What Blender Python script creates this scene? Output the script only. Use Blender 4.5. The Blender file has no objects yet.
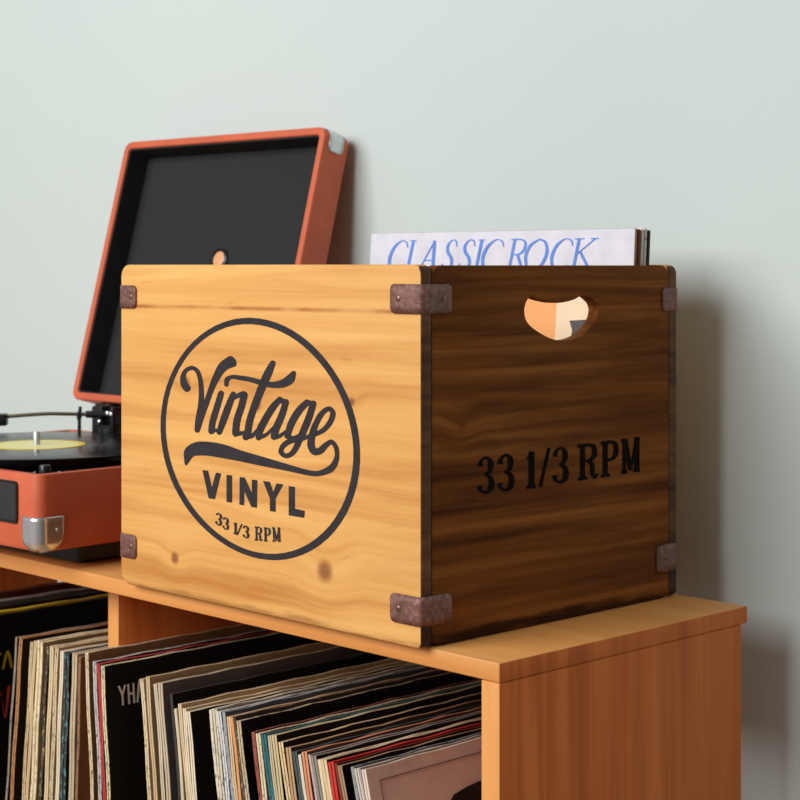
import bpy, bmesh, math, random, json
from mathutils import Vector, Matrix
C = bpy.context.scene.collection
SC = bpy.context.scene
random.seed(7)
PI = math.pi
# outlines of the printed lettering, in tenths of a millimetre on the board they are printed on
PRINT = json.loads('''{"S":[[1,[[-927,1848,-1017,1808],[-966,1877,-1061,1851],[-987,1922,-1065,1925],[-965,1968,-1008,1992],[-902,1989,-899,2026],[-846,1969,-799,1994],[-811,1902,-749,1913],[-801,1798,-731,1803],[-812,1692,-728,1693],[-847,1574,-742,1571],[-861,1481,-784,1477]]],[1,[[-789,1475,-857,1482],[-727,1589,-813,1602],[-664,1701,-736,1714],[-596,1822,-671,1836],[-517,1925,-605,1949],[-424,2007,-516,2061],[-302,2046,-384,2128]]],[1,[[-537,1807,-455,1796],[-594,1689,-508,1678],[-652,1566,-564,1560],[-670,1485,-580,1484]]],[1,[[-617,1453,-633,1498],[-566,1474,-556,1504],[-538,1458,-505,1487]]],[1,[[-364,1814,-295,1801],[-428,1722,-342,1707],[-498,1601,-408,1587],[-552,1483,-481,1473]]],[1,[[-345,1748,-368,1768],[-262,1780,-289,1813],[-171,1797,-196,1844]]],[1,[[-227,1812,-137,1803],[-262,1719,-172,1708],[-322,1598,-230,1591],[-342,1488,-249,1487]]],[1,[[-296,1455,-296,1510],[-205,1472,-213,1505],[-128,1498,-140,1521]]],[1,[[159,2100,223,2084],[88,2024,182,2001],[14,1916,110,1895],[-44,1813,48,1795],[-104,1704,-17,1690],[-154,1598,-65,1590],[-179,1504,-90,1494],[-199,1468,-119,1452]]],[1,[[-161,1438,-174,1482],[-62,1461,-91,1492],[4,1521,-26,1535]]],[1,[[-389,1890,-449,1892],[-383,1919,-438,1941],[-338,1938,-347,1971],[-247,1932,-238,1972],[-116,1924,-102,1965],[20,1904,39,1949]]],[1,[[31,1898,45,1948],[182,1889,184,1938],[335,1900,302,1961],[453,1948,372,1995],[482,2012,428,2030]]],[1,[[257,1815,310,1789],[155,1742,227,1712],[49,1629,131,1605],[-28,1525,65,1514],[-30,1473,47,1472]]],[1,[[30,1452,7,1494],[123,1489,99,1511],[221,1560,194,1576]]],[1,[[254,1775,288,1821],[342,1754,373,1796]]],[1,[[322,1785,394,1774],[266,1679,349,1665],[195,1572,282,1558],[166,1498,252,1489]]],[1,[[214,1464,203,1508],[289,1484,269,1513],[369,1534,346,1551]]],[1,[[598,1812,651,1782],[486,1736,557,1705],[387,1623,469,1604],[341,1513,412,1503]]],[1,[[603,1770,625,1817],[687,1758,709,1805]]],[1,[[657,1790,733,1779],[609,1690,690,1676],[551,1592,631,1575],[490,1492,563,1474],[427,1395,476,1368],[364,1363,358,1322],[328,1378,267,1361],[351,1412,301,1434],[434,1451,407,1490],[537,1472,522,1515],[630,1501,613,1530],[692,1527,673,1551]]],[1,[[362,1488,385,1528],[453,1475,451,1511],[554,1518,535,1542]]],[1,[[725,1526,701,1557],[837,1569,800,1598],[930,1645,872,1662],[964,1732,900,1718],[890,1777,882,1737],[780,1731,828,1704],[695,1635,761,1620],[643,1537,723,1532],[626,1444,715,1462],[689,1378,732,1434],[798,1393,764,1440],[872,1450,832,1483],[911,1476,921,1516],[944,1451,992,1469],[958,1396,1008,1398],[926,1339,986,1322],[871,1296,916,1256],[751,1253,758,1212],[609,1253,597,1208],[391,1276,371,1222],[44,1315,15,1237],[-224,1344,-261,1252],[-424,1374,-465,1259],[-642,1384,-660,1264],[-849,1366,-803,1256],[-1000,1288,-883,1240],[-1000,1170,-965,1167]]],[0,[[-532,765,-567,765],[-539,773,-554,782],[-523,777,-517,787],[-512,762,-484,772],[-513,752,-479,752],[-512,744,-499,732],[-529,741,-530,733]]],[0,[[-535,733,-525,740],[-515,717,-491,728],[-514,703,-478,705],[-514,695,-497,681],[-528,691,-535,681],[-547,704,-568,696],[-540,715,-575,711]]],[0,[[-438,737,-473,737],[-445,745,-461,753],[-430,749,-425,760],[-419,736,-391,746],[-420,725,-385,726],[-417,718,-403,706],[-434,714,-435,706]]],[0,[[-439,706,-430,713],[-420,691,-396,702],[-418,677,-382,680],[-417,669,-399,656],[-430,665,-436,654],[-449,676,-469,669],[-443,688,-478,683]]],[0,[[-277,633,-313,629],[-279,730,-312,727]]],[0,[[-320,708,-322,719],[-302,710,-312,721],[-286,721,-305,730]]],[0,[[-327,631,-321,643],[-274,625,-267,638]]],[0,[[-266,624,-285,627],[-203,723,-222,726]]],[0,[[-168,694,-201,692],[-174,702,-191,709],[-160,708,-157,718],[-149,696,-123,707],[-149,686,-116,687],[-147,677,-132,667],[-164,672,-162,664]]],[0,[[-167,664,-159,672],[-147,651,-125,663],[-145,638,-110,642],[-144,629,-124,617],[-156,623,-160,613],[-175,633,-194,624],[-169,644,-203,638]]],[0,[[-4,612,-33,608],[-4,726,-33,723]]],[0,[[-44,713,-42,725],[9,715,16,727],[24,706,46,718],[26,695,56,698],[25,685,45,676],[11,675,14,666],[-18,675,-20,664]]],[0,[[-1,665,15,676],[15,653,39,662],[18,622,44,629],[39,608,43,623],[61,624,52,629]]],[0,[[-44,607,-42,619],[4,608,6,620]]],[0,[[115,618,86,615],[112,731,83,728]]],[0,[[75,718,77,730],[123,721,130,732],[136,713,158,724],[138,699,167,702],[137,685,159,679],[126,676,130,666],[100,675,99,665]]],[0,[[78,613,80,625],[124,615,126,627]]],[0,[[217,627,197,624],[209,743,188,740]]],[0,[[188,738,215,745],[229,633,254,639]]],[0,[[249,636,234,636],[275,748,260,748]]],[0,[[292,635,261,630],[284,750,253,746]]],[0,[[180,729,181,741],[207,732,207,744]]],[0,[[260,736,260,748],[286,739,287,751]]],[0,[[188,622,189,634],[224,625,225,637]]],[0,[[256,628,257,640],[294,632,295,643]]]],"POL":[[[-752,1133],[-672,1135],[-620,995],[-564,1128],[-492,1125],[-578,898],[-665,898]],[[-419,1121],[-343,1122],[-343,892],[-419,891]],[[-242,1118],[-172,1118],[-81,996],[-80,1111],[-8,1111],[-14,881],[-86,881],[-179,1003],[-182,885],[-245,885]],[[65,1112],[154,1111],[198,1031],[239,1107],[326,1106],[228,980],[228,871],[154,871],[154,973]],[[393,1099],[471,1099],[471,922],[593,917],[586,859],[393,860]]],"B":[[0,[[-881,1327,-946,1336],[-891,1360,-928,1375],[-855,1385,-857,1406],[-830,1361,-781,1378],[-831,1331,-765,1323],[-833,1295,-794,1273],[-873,1274,-859,1257]]],[0,[[-871,1258,-860,1273],[-826,1232,-786,1252],[-821,1196,-752,1191],[-826,1158,-778,1132],[-857,1134,-855,1113],[-896,1154,-931,1141],[-885,1182,-950,1185]]],[0,[[-650,1330,-716,1338],[-660,1363,-699,1379],[-624,1389,-626,1411],[-599,1364,-549,1381],[-600,1333,-532,1326],[-602,1297,-562,1275],[-642,1275,-627,1259]]],[0,[[-640,1259,-629,1275],[-595,1233,-553,1253],[-589,1196,-519,1192],[-595,1157,-545,1131],[-626,1134,-624,1112],[-666,1154,-701,1140],[-654,1183,-720,1185]]],[0,[[-283,1112,-354,1118],[-285,1403,-352,1408]]],[0,[[-364,1342,-383,1361],[-326,1353,-360,1374],[-296,1388,-341,1405]]],[0,[[-377,1110,-383,1137],[-263,1110,-268,1138]]],[0,[[-193,1106,-234,1115],[-85,1414,-126,1423]]],[0,[[10,1337,-61,1346],[-1,1370,-42,1387],[35,1396,32,1419],[58,1371,112,1389],[57,1341,129,1333],[56,1304,98,1282],[16,1282,32,1265]]],[0,[[17,1266,30,1282],[63,1239,107,1260],[67,1202,142,1198],[62,1164,116,1137],[32,1140,35,1117],[-7,1160,-45,1146],[6,1189,-65,1191]]],[0,[[346,1123,281,1128],[346,1417,281,1422]]],[0,[[255,1393,249,1420],[391,1396,397,1422],[431,1376,478,1397],[437,1347,503,1343],[430,1316,479,1291],[388,1290,401,1268],[311,1290,316,1267]]],[0,[[365,1269,397,1289],[407,1238,460,1251],[416,1157,472,1166],[469,1118,472,1152],[523,1155,501,1169]]],[0,[[255,1121,249,1148],[379,1121,373,1148]]],[0,[[643,1124,576,1129],[643,1420,576,1425]]],[0,[[555,1396,549,1423],[681,1399,689,1425],[714,1380,764,1399],[719,1344,786,1339],[712,1305,766,1282],[677,1278,693,1255],[607,1277,612,1254]]],[0,[[555,1122,549,1149],[677,1122,671,1149]]],[0,[[885,1133,836,1137],[885,1423,836,1427]]],[0,[[835,1423,902,1427],[915,1152,977,1154]]],[0,[[964,1149,928,1156],[1048,1424,1011,1431]]],[0,[[1070,1132,994,1138],[1070,1425,994,1430]]],[0,[[820,1399,814,1426],[884,1400,878,1427]]],[0,[[1014,1402,1008,1429],[1079,1403,1073,1431]]],[0,[[820,1130,814,1157],[907,1130,902,1157]]],[0,[[985,1130,979,1158],[1079,1130,1073,1158]]]],"hole":[[-316,2653],[-370,2608],[-395,2536],[-373,2458],[-307,2403],[-189,2345],[-42,2296],[89,2283],[221,2294],[355,2337],[471,2421],[520,2495],[510,2564],[432,2622],[335,2653],[221,2616],[108,2597],[5,2590],[-97,2600],[-207,2620]],"L":[[0,[[-3621,3073,-3639,3070],[-3642,3128,-3657,3118],[-3719,3144,-3716,3133],[-3832,3085,-3800,3070],[-3900,2973,-3855,2968],[-3882,2856,-3851,2870],[-3788,2827,-3789,2840],[-3688,2875,-3699,2885]]],[0,[[-3573,3141,-3535,3136],[-3643,2837,-3605,2833]]],[0,[[-3596,3133,-3596,3144],[-3512,3133,-3512,3144]]],[0,[[-3666,2828,-3666,2841],[-3510,2831,-3520,2841],[-3480,2895,-3495,2898]]],[0,[[-3463,2834,-3479,2840],[-3249,3135,-3265,3140]]],[0,[[-3282,3138,-3242,3137],[-3293,2839,-3251,2839]]],[0,[[-3399,2940,-3399,2951],[-3271,2941,-3271,2952]]],[0,[[-2951,3079,-2968,3077],[-2967,3133,-2981,3123],[-3027,3143,-3021,3131],[-3096,3088,-3063,3080],[-3095,3021,-3057,3029],[-3048,2962,-3008,2970],[-3043,2905,-3008,2897],[-3085,2854,-3077,2839],[-3134,2859,-3147,2851],[-3135,2915,-3153,2914]]],[0,[[-2717,3080,-2733,3077],[-2734,3133,-2748,3123],[-2797,3142,-2791,3131],[-2868,3088,-2835,3080],[-2865,3021,-2828,3030],[-2815,2963,-2776,2971],[-2808,2907,-2774,2899],[-2853,2857,-2845,2842],[-2905,2862,-2918,2853],[-2908,2917,-2925,2916]]],[0,[[-2654,3139,-2617,3134],[-2719,2847,-2681,2843]]],[0,[[-2672,3131,-2672,3142],[-2599,3131,-2600,3142]]],[0,[[-2736,2839,-2737,2850],[-2664,2840,-2664,2851]]],[0,[[-2348,3075,-2363,3071],[-2371,3126,-2384,3117],[-2452,3141,-2449,3131],[-2566,3086,-2538,3070],[-2633,2979,-2593,2974],[-2610,2868,-2584,2882],[-2513,2841,-2514,2853],[-2411,2886,-2420,2896]]],[0,[[-2234,3138,-2200,3133],[-2296,2852,-2262,2848]]],[0,[[-2261,3131,-2262,3141],[-2142,3129,-2136,3142],[-2100,3098,-2072,3105],[-2119,3040,-2092,3027],[-2171,3005,-2165,2992],[-2247,3004,-2246,2993]]],[0,[[-2195,2995,-2164,3003],[-2127,2847,-2097,2855]]],[0,[[-1923,3140,-1912,3130],[-2037,3087,-2010,3071],[-2096,2981,-2058,2978],[-2065,2873,-2040,2887],[-1978,2846,-1979,2859],[-1869,2897,-1895,2912],[-1804,3007,-1841,3010],[-1832,3114,-1857,3100],[-1914,3141,-1922,3129]]],[0,[[-1513,3075,-1527,3072],[-1534,3125,-1546,3116],[-1609,3139,-1606,3130],[-1715,3087,-1689,3071],[-1777,2983,-1740,2979],[-1756,2876,-1731,2890],[-1666,2850,-1667,2862],[-1571,2894,-1579,2904]]],[0,[[-1462,3136,-1430,3132],[-1520,2860,-1488,2856]]],[0,[[-1266,3138,-1257,3129],[-1481,2995,-1471,2986]]],[0,[[-1443,3013,-1416,3024],[-1333,2854,-1305,2866]]],[0,[[-1497,3129,-1497,3139],[-1387,3129,-1388,3139]]],[0,[[-1312,3129,-1312,3139],[-1224,3129,-1224,3139]]]],"ring":[[1239,1542,1163,1536],[1249,1458,1172,1458],[1249,1372,1172,1377],[1239,1285,1162,1296],[1218,1197,1142,1214],[1186,1110,1113,1132],[1143,1025,1073,1052],[1089,942,1023,974],[1025,864,963,900],[950,790,894,830],[867,722,816,766],[775,661,731,708],[677,608,640,656],[574,563,543,612],[466,526,442,576],[356,497,338,548],[244,477,233,528],[132,466,127,516],[22,462,22,512],[-88,465,-82,514],[-194,476,-184,524],[-298,492,-283,540],[-400,514,-378,562],[-497,542,-471,589],[-592,575,-560,621],[-683,613,-646,658],[-771,655,-728,699],[-855,703,-806,745],[-935,755,-880,795],[-1011,813,-951,850],[-1081,876,-1016,910],[-1146,944,-1077,974],[-1204,1017,-1131,1043],[-1254,1096,-1178,1117],[-1295,1179,-1218,1195],[-1326,1267,-1249,1278],[-1347,1358,-1270,1364],[-1355,1453,-1280,1453],[-1352,1549,-1279,1544],[-1335,1645,-1266,1636],[-1306,1742,-1240,1727],[-1263,1836,-1201,1818],[-1208,1927,-1150,1905],[-1141,2014,-1088,1988],[-1064,2095,-1014,2066],[-976,2170,-931,2138],[-880,2237,-839,2202],[-776,2296,-740,2258],[-668,2346,-636,2305],[-555,2387,-527,2343],[-439,2419,-417,2373],[-322,2442,-305,2393],[-206,2455,-194,2404],[-91,2460,-85,2407],[22,2456,22,2402],[131,2445,125,2390],[236,2427,224,2372],[336,2403,318,2348],[432,2373,408,2319],[523,2337,493,2285],[609,2298,573,2247],[689,2254,649,2205],[765,2206,720,2160],[837,2155,787,2112],[903,2100,849,2061],[965,2042,907,2006],[1022,1981,960,1949],[1073,1916,1009,1888],[1120,1848,1052,1824],[1160,1776,1090,1757],[1194,1701,1122,1686],[1221,1623,1146,1613]]}''')

# ------------------------------------------------------------------ helpers
def srgb(r, g, b):
    f = lambda v: (v/255/12.92) if v/255 <= .04045 else ((v/255+.055)/1.055)**2.4
    return (f(r), f(g), f(b), 1)

def empty(name, label=None, cat=None, loc=(0, 0, 0), rot=(0, 0, 0), group=None, parent=None):
    o = bpy.data.objects.new(name, None); C.objects.link(o)
    o.empty_display_size = .02
    o.location = loc; o.rotation_euler = rot
    if parent: o.parent = parent
    tag(o, label, cat, group)
    return o

def tag(o, label=None, cat=None, group=None, kind=None):
    if label: o['label'] = label
    if cat: o['category'] = cat
    if group: o['group'] = group
    if kind: o['kind'] = kind
    return o

def link(name, me, mats, parent=None, loc=None, rot=None, smooth=False):
    for m in (mats if isinstance(mats, (list, tuple)) else [mats]): me.materials.append(m)
    if smooth:
        me.polygons.foreach_set('use_smooth', [True]*len(me.polygons))
        try: me.set_sharp_from_angle(angle=math.radians(35))
        except Exception: pass
    me.name = name
    o = bpy.data.objects.new(name, me); C.objects.link(o)
    if parent: o.parent = parent
    if loc: o.location = loc
    if rot: o.rotation_euler = rot
    return o

def bm_mesh(bm):
    bmesh.ops.recalc_face_normals(bm, faces=bm.faces)
    me = bpy.data.meshes.new('m'); bm.to_mesh(me); bm.free(); return me

def add_box(bm, a, b, bevel=0, seg=2, mat=0):
    t = bmesh.new()
    bmesh.ops.create_cube(t, size=1)
    for v in t.verts:
        v.co = Vector([(a[i]+b[i])/2 + v.co[i]*(b[i]-a[i]) for i in range(3)])
    if bevel: bmesh.ops.bevel(t, geom=t.edges[:], offset=bevel, segments=seg, affect='EDGES', profile=.5)
    for f in t.faces: f.material_index = mat
    m = bpy.data.meshes.new('t'); t.to_mesh(m); t.free(); bm.from_mesh(m); bpy.data.meshes.remove(m)

def box(name, a, b, m, parent=None, bevel=0, seg=2, **k):
    bm = bmesh.new(); add_box(bm, a, b, bevel, seg)
    return link(name, bm_mesh(bm), m, parent, smooth=bevel > 0, **k)

def rrect(x0, y0, x1, y1, r, n=6):
    rs = r if isinstance(r, (list, tuple)) else [r]*4      # order: x1y1, x0y1, x0y0, x1y0
    out = []
    for i, (cx, cy, sx, sy, a0) in enumerate(((x1, y1, -1, -1, 0), (x0, y1, 1, -1, 90), (x0, y0, 1, 1, 180), (x1, y0, -1, 1, 270))):
        q = rs[i]
        for k in range(n+1):
            a = math.radians(a0 + 90*k/n)
            out.append((cx+sx*q+q*math.cos(a), cy+sy*q+q*math.sin(a)))
    return out

def circle(cx, cy, r, n=48, ry=None):
    return [(cx+r*math.cos(2*PI*i/n), cy+(ry or r)*math.sin(2*PI*i/n)) for i in range(n)]

def prism_mesh(loops, depth, frame='xy', bevel=0, at=0.0):
    """a flat outline (first loop) with holes, given thickness; frame says which plane the outline lies in"""
    cu = bpy.data.curves.new('c', 'CURVE'); cu.dimensions = '2D'; cu.fill_mode = 'BOTH'
    for lp in loops:
        s = cu.splines.new('POLY'); s.points.add(len(lp)-1); s.use_cyclic_u = True
        for p, q in zip(s.points, lp): p.co = (q[0], q[1], 0, 1)
    cu.extrude = max(depth/2-bevel, 1e-6)
    if bevel: cu.bevel_depth = bevel; cu.bevel_resolution = 2; cu.offset = -bevel
    o = bpy.data.objects.new('c', cu); C.objects.link(o)
    me = bpy.data.meshes.new_from_object(o.evaluated_get(bpy.context.evaluated_depsgraph_get()))
    bpy.data.objects.remove(o); bpy.data.curves.remove(cu)
    for v in me.vertices:
        x, y, z = v.co
        if frame == 'xy': v.co = (x, y, z+at+depth/2)
        elif frame == 'xz': v.co = (x, z+at+depth/2, y)
        elif frame == 'yz': v.co = (z+at+depth/2, x, y)
    bm = bmesh.new(); bm.from_mesh(me); bmesh.ops.remove_doubles(bm, verts=bm.verts, dist=1e-6)
    bpy.data.meshes.remove(me)
    return bm_mesh(bm)

def prism(name, loops, depth, m, parent=None, frame='xy', bevel=0, at=0.0, **k):
    return link(name, prism_mesh(loops, depth, frame, bevel, at), m, parent, smooth=True, **k)

def lathe(bm, prof, n=40, origin=(0, 0, 0), M=None):
    rings = []
    for r, z in prof:
        rings.append([bm.verts.new((r*math.cos(2*PI*i/n), r*math.sin(2*PI*i/n), z)) for i in range(n)] if r > 1e-7 else [bm.verts.new((0, 0, z))])
    for a, b in zip(rings, rings[1:]):
        for i in range(n):
            j = (i+1) % n
            f = [a[i % len(a)], a[j % len(a)], b[j % len(b)], b[i % len(b)]]
            f = list(dict.fromkeys(f))
            if len(f) > 2: bm.faces.new(f)
    vs = [v for r in rings for v in r]
    for v in vs: v.co = ((M @ v.co) if M else v.co) + Vector(origin)

def turned(name, prof, m, parent=None, n=40, loc=None, rot=None):
    bm = bmesh.new(); lathe(bm, prof, n)
    return link(name, bm_mesh(bm), m, parent, loc, rot, smooth=True)

def tube(bm, pts, r, n=12):
    pts = [Vector(p) for p in pts]; rings = []
    rr = r if isinstance(r, (list, tuple)) else [r]*len(pts)
    for i, p in enumerate(pts):
        t = (pts[min(i+1, len(pts)-1)]-pts[max(i-1, 0)]).normalized()
        u = t.cross(Vector((0, 0, 1)))
        if u.length < 1e-4: u = t.cross(Vector((0, 1, 0)))
        u.normalize(); w = u.cross(t)
        rings.append([bm.verts.new(p+(u*math.cos(2*PI*k/n)+w*math.sin(2*PI*k/n))*rr[i]) for k in range(n)])
    for a, b in zip(rings, rings[1:]):
        for k in range(n): bm.faces.new((a[k], a[(k+1) % n], b[(k+1) % n], b[k]))
    bm.faces.new(rings[0]); bm.faces.new(rings[-1])

def catmull(P, k=6):
    out = []
    n = len(P)
    for i in range(n-1):
        a, b, c, d = P[max(i-1, 0)], P[i], P[i+1], P[min(i+2, n-1)]
        for s in range(k):
            t = s/k
            out.append([.5*(2*b[j]+(c[j]-a[j])*t+(2*a[j]-5*b[j]+4*c[j]-d[j])*t*t+(3*b[j]-a[j]-3*c[j]+d[j])*t**3) for j in range(len(b))])
    out.append(P[-1])
    return out

def ink(name, strokes, to3d, m, parent, polys=(), closed=(), label=None):
    """printed lettering: thin ribbons lying on a board"""
    bm = bmesh.new(); base3d = to3d; lay = [0]; n_out = Vector(base3d(1000, 0))-Vector(base3d(0, 0)); n_out = n_out.cross(Vector(base3d(0, 1000))-Vector(base3d(0, 0))).normalized()
    def to3d(a, b, i=0): return Vector(base3d(a, b))+n_out*((lay[0] % 7)*.00003+i*.000003)
    def quadstrip(S, loop=False):
        lay[0] += 1
        L = [bm.verts.new(to3d(s[0], s[1], i)) for i, s in enumerate(S)]; R = [bm.verts.new(to3d(s[2], s[3], i)) for i, s in enumerate(S)]
        n = len(S)
        for i in range(n if loop else n-1):
            j = (i+1) % n
            try: bm.faces.new((L[i], L[j], R[j], R[i]))
            except ValueError: pass
    for cap, S in strokes:
        quadstrip(catmull(S, 6) if len(S) > 2 else S)
        if cap:
            for s in (S[0], S[-1]):
                cx, cy = (s[0]+s[2])/2, (s[1]+s[3])/2
                vx, vy = (s[0]-s[2])/2, (s[1]-s[3])/2
                # a round end: an ellipse spanned by the stroke's half width and its run
                q = S[1] if s is S[0] else S[-2]
                dx, dy = cx-(q[0]+q[2])/2, cy-(q[1]+q[3])/2
                l = math.hypot(dx, dy) or 1; h = math.hypot(vx, vy)*.8
                dx, dy = dx/l*h, dy/l*h
                lay[0] += 1
                vs = [bm.verts.new(to3d(cx+vx*math.cos(a)+dx*math.sin(a), cy+vy*math.cos(a)+dy*math.sin(a))) for a in [PI*i/10 for i in range(11)]]
                bm.faces.new(vs)
    for S in closed: quadstrip(S, True)
    for p in polys:
        vs = [bm.verts.new(to3d(*q)) for q in p]
        es = [bm.edges.new((vs[i], vs[(i+1) % len(vs)])) for i in range(len(vs))]
        bmesh.ops.triangle_fill(bm, edges=es, use_beauty=True)
    me = bpy.data.meshes.new(name); bm.to_mesh(me); bm.free()
    o = link(name, me, m, parent)
    if label: o['label'] = label
    return o

# ------------------------------------------------------------------ materials
class N:
    """small wrapper around a node tree"""
    def __init__(s, name):
        s.m = bpy.data.materials.new(name); s.m.use_nodes = True
        s.t = s.m.node_tree; s.b = s.t.nodes['Principled BSDF']
    def n(s, kind, **k):
        x = s.t.nodes.new(kind)
        for a, v in k.items():
            if hasattr(x, a): setattr(x, a, v)
        return x
    def l(s, a, b): s.t.links.new(a, b)
    def obj(s, scale=(1, 1, 1), loc=(0, 0, 0)):
        tc = s.n('ShaderNodeTexCoord'); mp = s.n('ShaderNodeMapping')
        mp.inputs['Scale'].default_value = scale; mp.inputs['Location'].default_value = loc
        s.l(tc.outputs['Object'], mp.inputs['Vector']); return mp.outputs['Vector']
    def noise(s, vec, scale, detail=4, rough=.55, dist=0):
        x = s.n('ShaderNodeTexNoise'); x.inputs['Scale'].default_value = scale; x.inputs['Detail'].default_value = detail
        x.inputs['Roughness'].default_value = rough; x.inputs['Distortion'].default_value = dist
        s.l(vec, x.inputs['Vector']); return x.outputs['Fac']
    def ramp(s, fac, stops):
        x = s.n('ShaderNodeValToRGB'); e = x.color_ramp.elements
        while len(e) < len(stops): e.new(.5)
        for el, (p, c) in zip(e, stops): el.position = p; el.color = c if len(c) == 4 else (*c, 1)
        s.l(fac, x.inputs['Fac']); return x.outputs['Color']
    def mix(s, fac, a, b, mode='MIX'):
        x = s.n('ShaderNodeMix'); x.data_type = 'RGBA'; x.blend_type = mode
        for sock, v in ((x.inputs[0], fac), (x.inputs[6], a), (x.inputs[7], b)):
            if hasattr(v, 'links'): s.l(v, sock)
            else: sock.default_value = v
        return x.outputs[2]
    def math(s, op, a, b=0.0, clamp=False):
        x = s.n('ShaderNodeMath'); x.operation = op; x.use_clamp = clamp
        for sock, v in ((x.inputs[0], a), (x.inputs[1], b)):
            if hasattr(v, 'links'): s.l(v, sock)
            else: sock.default_value = v
        return x.outputs[0]
    def rng(s, v, a, b, c=0., d=1.):
        x = s.n('ShaderNodeMapRange'); x.interpolation_type = 'SMOOTHSTEP'
        for i, q in enumerate((a, b, c, d)): x.inputs[i+1].default_value = q
        s.l(v, x.inputs[0]); return x.outputs[0]
    def bump(s, h, strength=.2, dist=.001):
        x = s.n('ShaderNodeBump'); x.inputs['Strength'].default_value = strength; x.inputs['Distance'].default_value = dist
        s.l(h, x.inputs['Height']); s.l(x.outputs[0], s.b.inputs['Normal'])
    def done(s, col=None, rough=.5, metal=0., spec=None, coat=0):
        if col is not None:
            if hasattr(col, 'links'): s.l(col, s.b.inputs['Base Color'])
            else: s.b.inputs['Base Color'].default_value = col
        if hasattr(rough, 'links'): s.l(rough, s.b.inputs['Roughness'])
        else: s.b.inputs['Roughness'].default_value = rough
        s.b.inputs['Metallic'].default_value = metal
        if spec is not None: s.b.inputs['Specular IOR Level'].default_value = spec
        if coat: s.b.inputs['Coat Weight'].default_value = coat; s.b.inputs['Coat Roughness'].default_value = .15
        return s.m

def plain(name, col, rough=.5, metal=0., vary=.08, scale=60, bump=0, spec=None):
    k = N(name); v = k.obj()
    f = k.noise(v, scale, 3)
    c = k.ramp(f, [(.3, tuple(x*(1-vary) for x in col[:3])), (.7, tuple(min(1, x*(1+vary)) for x in col[:3]))])
    if bump: k.bump(f, bump, .0006)
    return k.done(c, rough, metal, spec)

def wood(name, light, mid, dark, grain='x', fine=1., knots=(), joint=None, rough=.5, contrast=1., worn=None, stain=None, seed=0, spec=.3):
    """planed boards: long grain streaks, wandering growth lines, knots that bend the grain"""
    k = N(name)
    tc = k.n('ShaderNodeTexCoord'); sep = k.n('ShaderNodeSeparateXYZ'); k.l(tc.outputs['Object'], sep.inputs[0])
    ax = {'x': 0, 'y': 1, 'z': 2}[grain]
    comp = [sep.outputs[i] for i in range(3)]
    kn_mask = None
    bend = None
    for (p, r) in knots:                                     # p: position on the board, r: radius
        d = k.n('ShaderNodeVectorMath'); d.operation = 'SUBTRACT'; k.l(tc.outputs['Object'], d.inputs[0]); d.inputs[1].default_value = p
        sc = k.n('ShaderNodeVectorMath'); sc.operation = 'MULTIPLY'; k.l(d.outputs[0], sc.inputs[0])
        s3 = [1/(r*1.)]*3; s3[ax] = 1/(r*1.05); sc.inputs[1].default_value = s3
        ln = k.n('ShaderNodeVectorMath'); ln.operation = 'LENGTH'; k.l(sc.outputs[0], ln.inputs[0])
        m = k.rng(ln.outputs['Value'], .35, 1.25, 1., 0.)
        kn_mask = m if kn_mask is None else k.math('MAXIMUM', kn_mask, m)
        b = k.math('MULTIPLY', k.rng(ln.outputs['Value'], .5, 5., 1., 0.), r*1.2)
        bend = b if bend is None else k.math('ADD', bend, b)
    zc = comp[2]
    if bend is not None and ax != 2: zc = k.math('ADD', comp[2], bend)
    cb = k.n('ShaderNodeCombineXYZ')
    k.l(comp[0], cb.inputs[0]); k.l(comp[1], cb.inputs[1]); k.l(zc, cb.inputs[2])
    def mapped(s, off):
        mp = k.n('ShaderNodeMapping'); mp.inputs['Scale'].default_value = s; mp.inputs['Location'].default_value = (off+seed*3.1, off*1.7+seed, off*.6-seed)
        k.l(cb.outputs[0], mp.inputs['Vector']); return mp.outputs['Vector']
    S = [60*fine]*3; S[ax] = 2.2*fine
    streak = k.noise(mapped(S, 0), 1.0, 5, .6, .5)
    S2 = [220*fine]*3; S2[ax] = 5*fine
    fib = k.noise(mapped(S2, 3), 1.0, 3, .6, .2)
    S3 = [9]*3; S3[ax] = 1.6
    broad = k.noise(mapped(S3, 7), 1.0, 2, .5, .4)
    c = k.ramp(streak, [(.5-.2/contrast, dark), (.5, mid), (.5+.17/contrast, light)])
    c = k.mix(k.rng(fib, .62, .78, 0, .38), c, dark)
    c = k.mix(k.rng(broad, .35, .7, 0, .5), c, mid)
    c = k.mix(k.rng(broad, .3, .45, .3, 0), c, dark)
    if stain:                                               # blotches of a darker stain along the grain
        S4 = [30]*3; S4[ax] = 2.6
        c = k.mix(k.rng(k.noise(mapped(S4, 11), 1.0, 3, .55, .5), .46, .70, 0, .75), c, stain)
    if joint:                                               # glue line between two boards
        axis, pos, w, col = joint
        wob = k.noise(mapped([3]*3, 5), 1.0, 2)
        dd = k.math('ABSOLUTE', k.math('SUBTRACT', k.math('ADD', comp[axis], k.math('MULTIPLY', wob, .004)), pos+.002))
        brk = k.rng(k.noise(mapped([14]*3, 9), 1.0, 3), .35, .6, .25, .9)
        c = k.mix(k.math('MULTIPLY', k.rng(dd, 0, w, 1, 0), brk), c, col)
    if worn:                                                # grime along the bottom edge and the ends
        zlim, col = worn
        ws = [90, 90, 90]; ws[ax] = 14
        nn = k.noise(mapped(ws, 13), 1.0, 4, .6)
        e = k.math('ADD', k.rng(comp[2], 0, zlim, .34, 0), nn)
        c = k.mix(k.rng(e, .60, .86, 0, .85), c, col)
    if kn_mask is not None:
        c = k.mix(k.math('MULTIPLY', kn_mask, .78), c, srgb(122, 58, 32))
    k.bump(fib, .12, .0006)
    return k.done(c, rough, spec=spec)

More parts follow.
